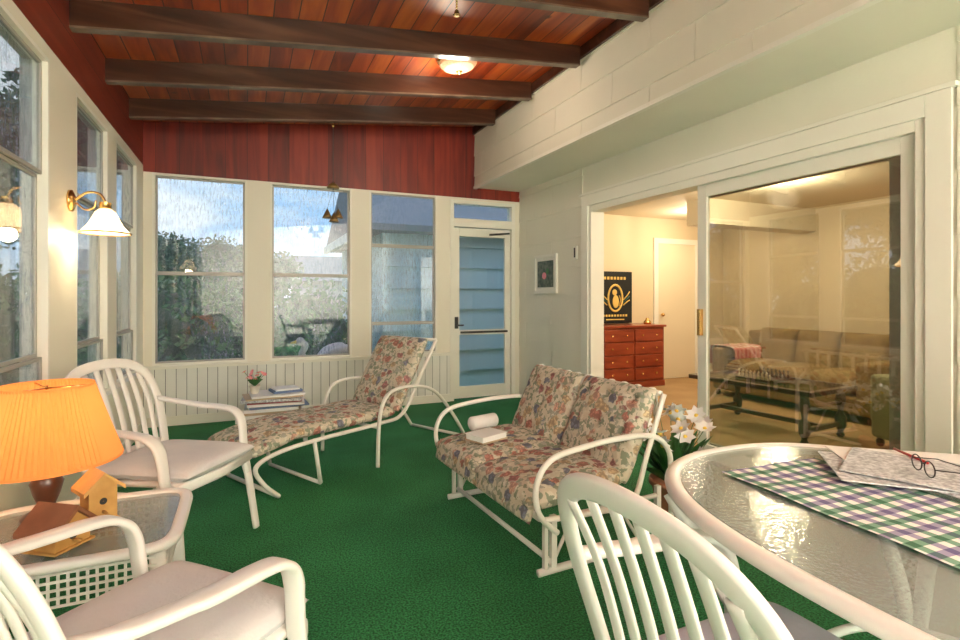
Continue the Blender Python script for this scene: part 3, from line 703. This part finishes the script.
M_print=P('dark_botanical_print',(.02,.05,.02),.4,var=(22,(.14,.16,.10)))
b=B(); b.box(-.03,-.016,-.22,.22,-.2,.2,M_white); b.box(-.034,-.03,-.17,.17,-.15,.15,M_print); 
b.ball((-.034,.02,-.02),.05,M_pink,10,(.05,1,.8)); b.ball((-.034,-.05,.03),.035,M_green,10,(.05,1,1))
for u0,u1,w0,w1 in ((-.24,.24,.19,.22),(-.24,.24,-.22,-.19),(-.24,-.21,-.19,.19),(.21,.24,-.19,.19)): b.box(-.042,-.014,u0,u1,w0,w1,M_white)
b.done('framed_picture',(XR,5.15,1.50),bevel=.003)
b=B(); b.box(-.035,-.015,-.03,.03,-.07,.07,M_white); b.box(-.038,-.035,-.012,.012,-.05,.05,M_black); b.done('wall_thermometer',(XR,4.56,1.70))

# ------------------------------------------------------------------ exterior
M_grass=P('lawn_grass',(.07,.20,.04),.9,bump=(30,.6),var=(3,(.10,.26,.06)))
b=B(); b.box(-40,40,-30,60,-.5,-.35,M_grass); b.done('lawn_ground')
# garden statue : goose with raised wings on a low plinth
M_stat=P('painted_concrete',(.72,.60,.58),.8,bump=(40,.4))
b=B(); b.box(-.16,.16,-.16,.16,0,.42,M_stat); b.box(-.2,.2,-.2,.2,.42,.48,M_stat)
b.M=T(0,0,.68); b.ball((0,0,0),.17,M_stat,16,(1.5,.85,.9)); b.tube(cr([(-.20,0,.05),(-.28,0,.16),(-.24,0,.27),(-.29,0,.32)],5),.045,M_stat,10); b.ball((-.30,0,.33),.055,M_stat,10); b.tube([(-.34,0,.33),(-.42,0,.31)],[.022,.008],M_yel,8)
for s in (-1,1): b.tube(cr([(-.05,s*.12,.06),(.10,s*.20,.20),(.30,s*.22,.22),(.42,s*.2,.14)],5),[.07]*5+[.06]*5+[.04]*5+[.015],M_stat,8)
b.M=Matrix.Identity(4); b.done('garden_statue',(.93,7.15,-.35))
M_leafs=[P('hedge_leaf',(.035,.13,.03),.5,var=(3,(.09,.24,.06))),P('tree_leaf',(.035,.10,.035),.6,var=(2,(.09,.18,.07)))]
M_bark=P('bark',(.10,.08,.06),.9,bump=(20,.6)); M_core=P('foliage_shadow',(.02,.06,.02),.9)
def foliage(name,blobs,nleaf,size,mat,trunks=()):
    b=B()
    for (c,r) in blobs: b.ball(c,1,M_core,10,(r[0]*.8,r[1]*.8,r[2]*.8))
    for t0,t1,r in trunks: b.tube([t0,((t0[0]+t1[0])/2+.1,(t0[1]+t1[1])/2,(t0[2]+t1[2])/2),t1],[r,r*.8,r*.5],M_bark,8)
    vs=[];fs=[]
    for k in range(nleaf):
        c,r=blobs[RNG.integers(len(blobs))]; d=RNG.normal(size=3); d/=np.linalg.norm(d)
        p=np.array(c)+d*np.array(r)*RNG.uniform(.75,1.2)
        u=RNG.normal(size=3); u/=np.linalg.norm(u); w=np.cross(u,RNG.normal(size=3)); w/=np.linalg.norm(w); s_=size*RNG.uniform(.6,1.4)
        o=len(vs); vs+= [tuple(p-u*s_),tuple(p+w*s_*.45),tuple(p+u*s_),tuple(p-w*s_*.45)]; fs.append((o,o+1,o+2,o+3))
    b.add(vs,fs,mat); return b.done(name)
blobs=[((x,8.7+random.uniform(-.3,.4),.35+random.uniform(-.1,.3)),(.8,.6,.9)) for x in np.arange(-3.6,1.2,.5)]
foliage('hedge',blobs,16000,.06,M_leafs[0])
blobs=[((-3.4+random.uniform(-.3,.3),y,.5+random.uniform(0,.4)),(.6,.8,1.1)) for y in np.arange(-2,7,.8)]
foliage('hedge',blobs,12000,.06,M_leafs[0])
def tree(x,y,h,r,n=6):
    bl=[((x+random.uniform(-r,r)*.6,y+random.uniform(-r,r)*.6,h+random.uniform(-r,r)*.5),(r*.6,r*.6,r*.5)) for _ in range(n)]
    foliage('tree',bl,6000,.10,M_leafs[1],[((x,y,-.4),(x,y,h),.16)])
tree(-2.9,12.2,4.4,1.4); tree(-6.4,5.6,3.2,2.1); tree(-6.8,10,3.2,2.1); tree(-6.2,1.5,3.2,2.0); tree(3.6,17,5.4,1.7); tree(-6.6,-3,4,2); tree(-8,19,4.0,2.4); tree(-2.2,26,2.2,1.9); tree(.6,27,2.0,1.6)
M_blue=P('blue_siding_paint',(.50,.70,.80),.6); M_roof=P('grey_shingles',(.24,.26,.29),.9,bump=(20,.5))
b=B(); b.box(1.95,8,8.2,12,-.4,2.45,M_blue)
z=-.35
while z<2.3:
    b.prism([(8.2,z),(8.14,z),(8.195,z+.34),(8.2,z+.34)],0,1.95,8,M_blue); z+=.345
b.prism([(7.8,2.35),(10.1,3.5),(12.4,2.35),(12.4,2.25),(7.8,2.25)],0,1.65,8.2,M_roof)
b.box(1.6,1.66,7.8,12.4,2.2,2.36,M_white)
b.done('neighbor_wing')
b=B(); b.box(2.6,14,31,36,-.4,2.2,P('beige_siding',(.5,.5,.48),.7)); b.prism([(30.5,2.1),(33.5,3.7),(36.5,2.1)],0,2.1,14.5,M_roof); b.done('neighbor_house')
# ------------------------------------------------------------------ world
w=bpy.data.worlds.new('World'); sc.world=w; w.use_nodes=True; nt=w.node_tree; nt.nodes.clear()
out=nt.nodes.new('ShaderNodeOutputWorld'); bg=nt.nodes.new('ShaderNodeBackground'); L(nt,bg.outputs[0],out.inputs[0])
tc=nt.nodes.new('ShaderNodeTexCoord'); sp=nt.nodes.new('ShaderNodeSeparateXYZ'); L(nt,tc.outputs['Generated'],sp.inputs[0])
g=ramp(nt,sp.outputs[2],[(.0,(.60,.74,.86)),(.12,(.30,.55,.86)),(.5,(.18,.38,.75))])
mp=nt.nodes.new('ShaderNodeMapping'); mp.inputs['Scale'].default_value=(2.2,2.2,5); mp.inputs['Location'].default_value=(.3,0,.2); L(nt,tc.outputs['Generated'],mp.inputs[0])
nz=nt.nodes.new('ShaderNodeTexNoise'); nz.inputs['Scale'].default_value=1.6; nz.inputs['Detail'].default_value=7; L(nt,mp.outputs[0],nz.inputs[0])
cl=ramp(nt,nz.outputs[0],[(.45,(0,0,0)),(.62,(1,1,1))])
L(nt,mix(nt,cl.outputs[0],g.outputs[0],(.82,.87,.92)),bg.inputs[0]); bg.inputs[1].default_value=1.4

# ------------------------------------------------------------------ lights
def light(name,typ,loc,e,col,size=.1,rot=(0,0,0)):
    l=bpy.data.lights.new(name,typ); l.energy=e; l.color=col
    if typ=='POINT': l.shadow_soft_size=size
    else: l.shape='SQUARE'; l.size=size
    o=bpy.data.objects.new(name,l); sc.collection.objects.link(o); o.location=loc; o.rotation_euler=rot; return o
light('ceiling_bulb','POINT',(fx,fy,fz-.30),20,(1,.86,.66),.12)
light('sconce_bulb','POINT',(XL+.165,sy,1.58),6,(1,.8,.5),.04)
light('table_lamp_bulb','POINT',(lx,ly,.455+.34),4,(1,.72,.38),.04)
light('interior_bulb','POINT',(4.9,3.6,2.25),85,(1,.84,.62),.12)
light('interior_bulb','POINT',(5.6,5.3,2.2),26,(1,.84,.62),.12)
light('interior_bulb','POINT',(4.8,1.0,2.2),45,(1,.84,.62),.12)
light('rear_fill_light','AREA',(1.0,-.6,1.9),455,(1,.98,.95),1.2,(math.radians(-90),0,0))  # unseen fill added behind the camera, bounced off the rear wall to brighten the room

cam=bpy.data.cameras.new('camera'); co=bpy.data.objects.new('camera',cam); sc.collection.objects.link(co); sc.camera=co
co.location=(0,0,1.25); co.rotation_euler=(math.radians(90),0,math.radians(-24))
cam.sensor_width=36; cam.lens=36*523/960; cam.shift_y=-.025; cam.clip_start=.02
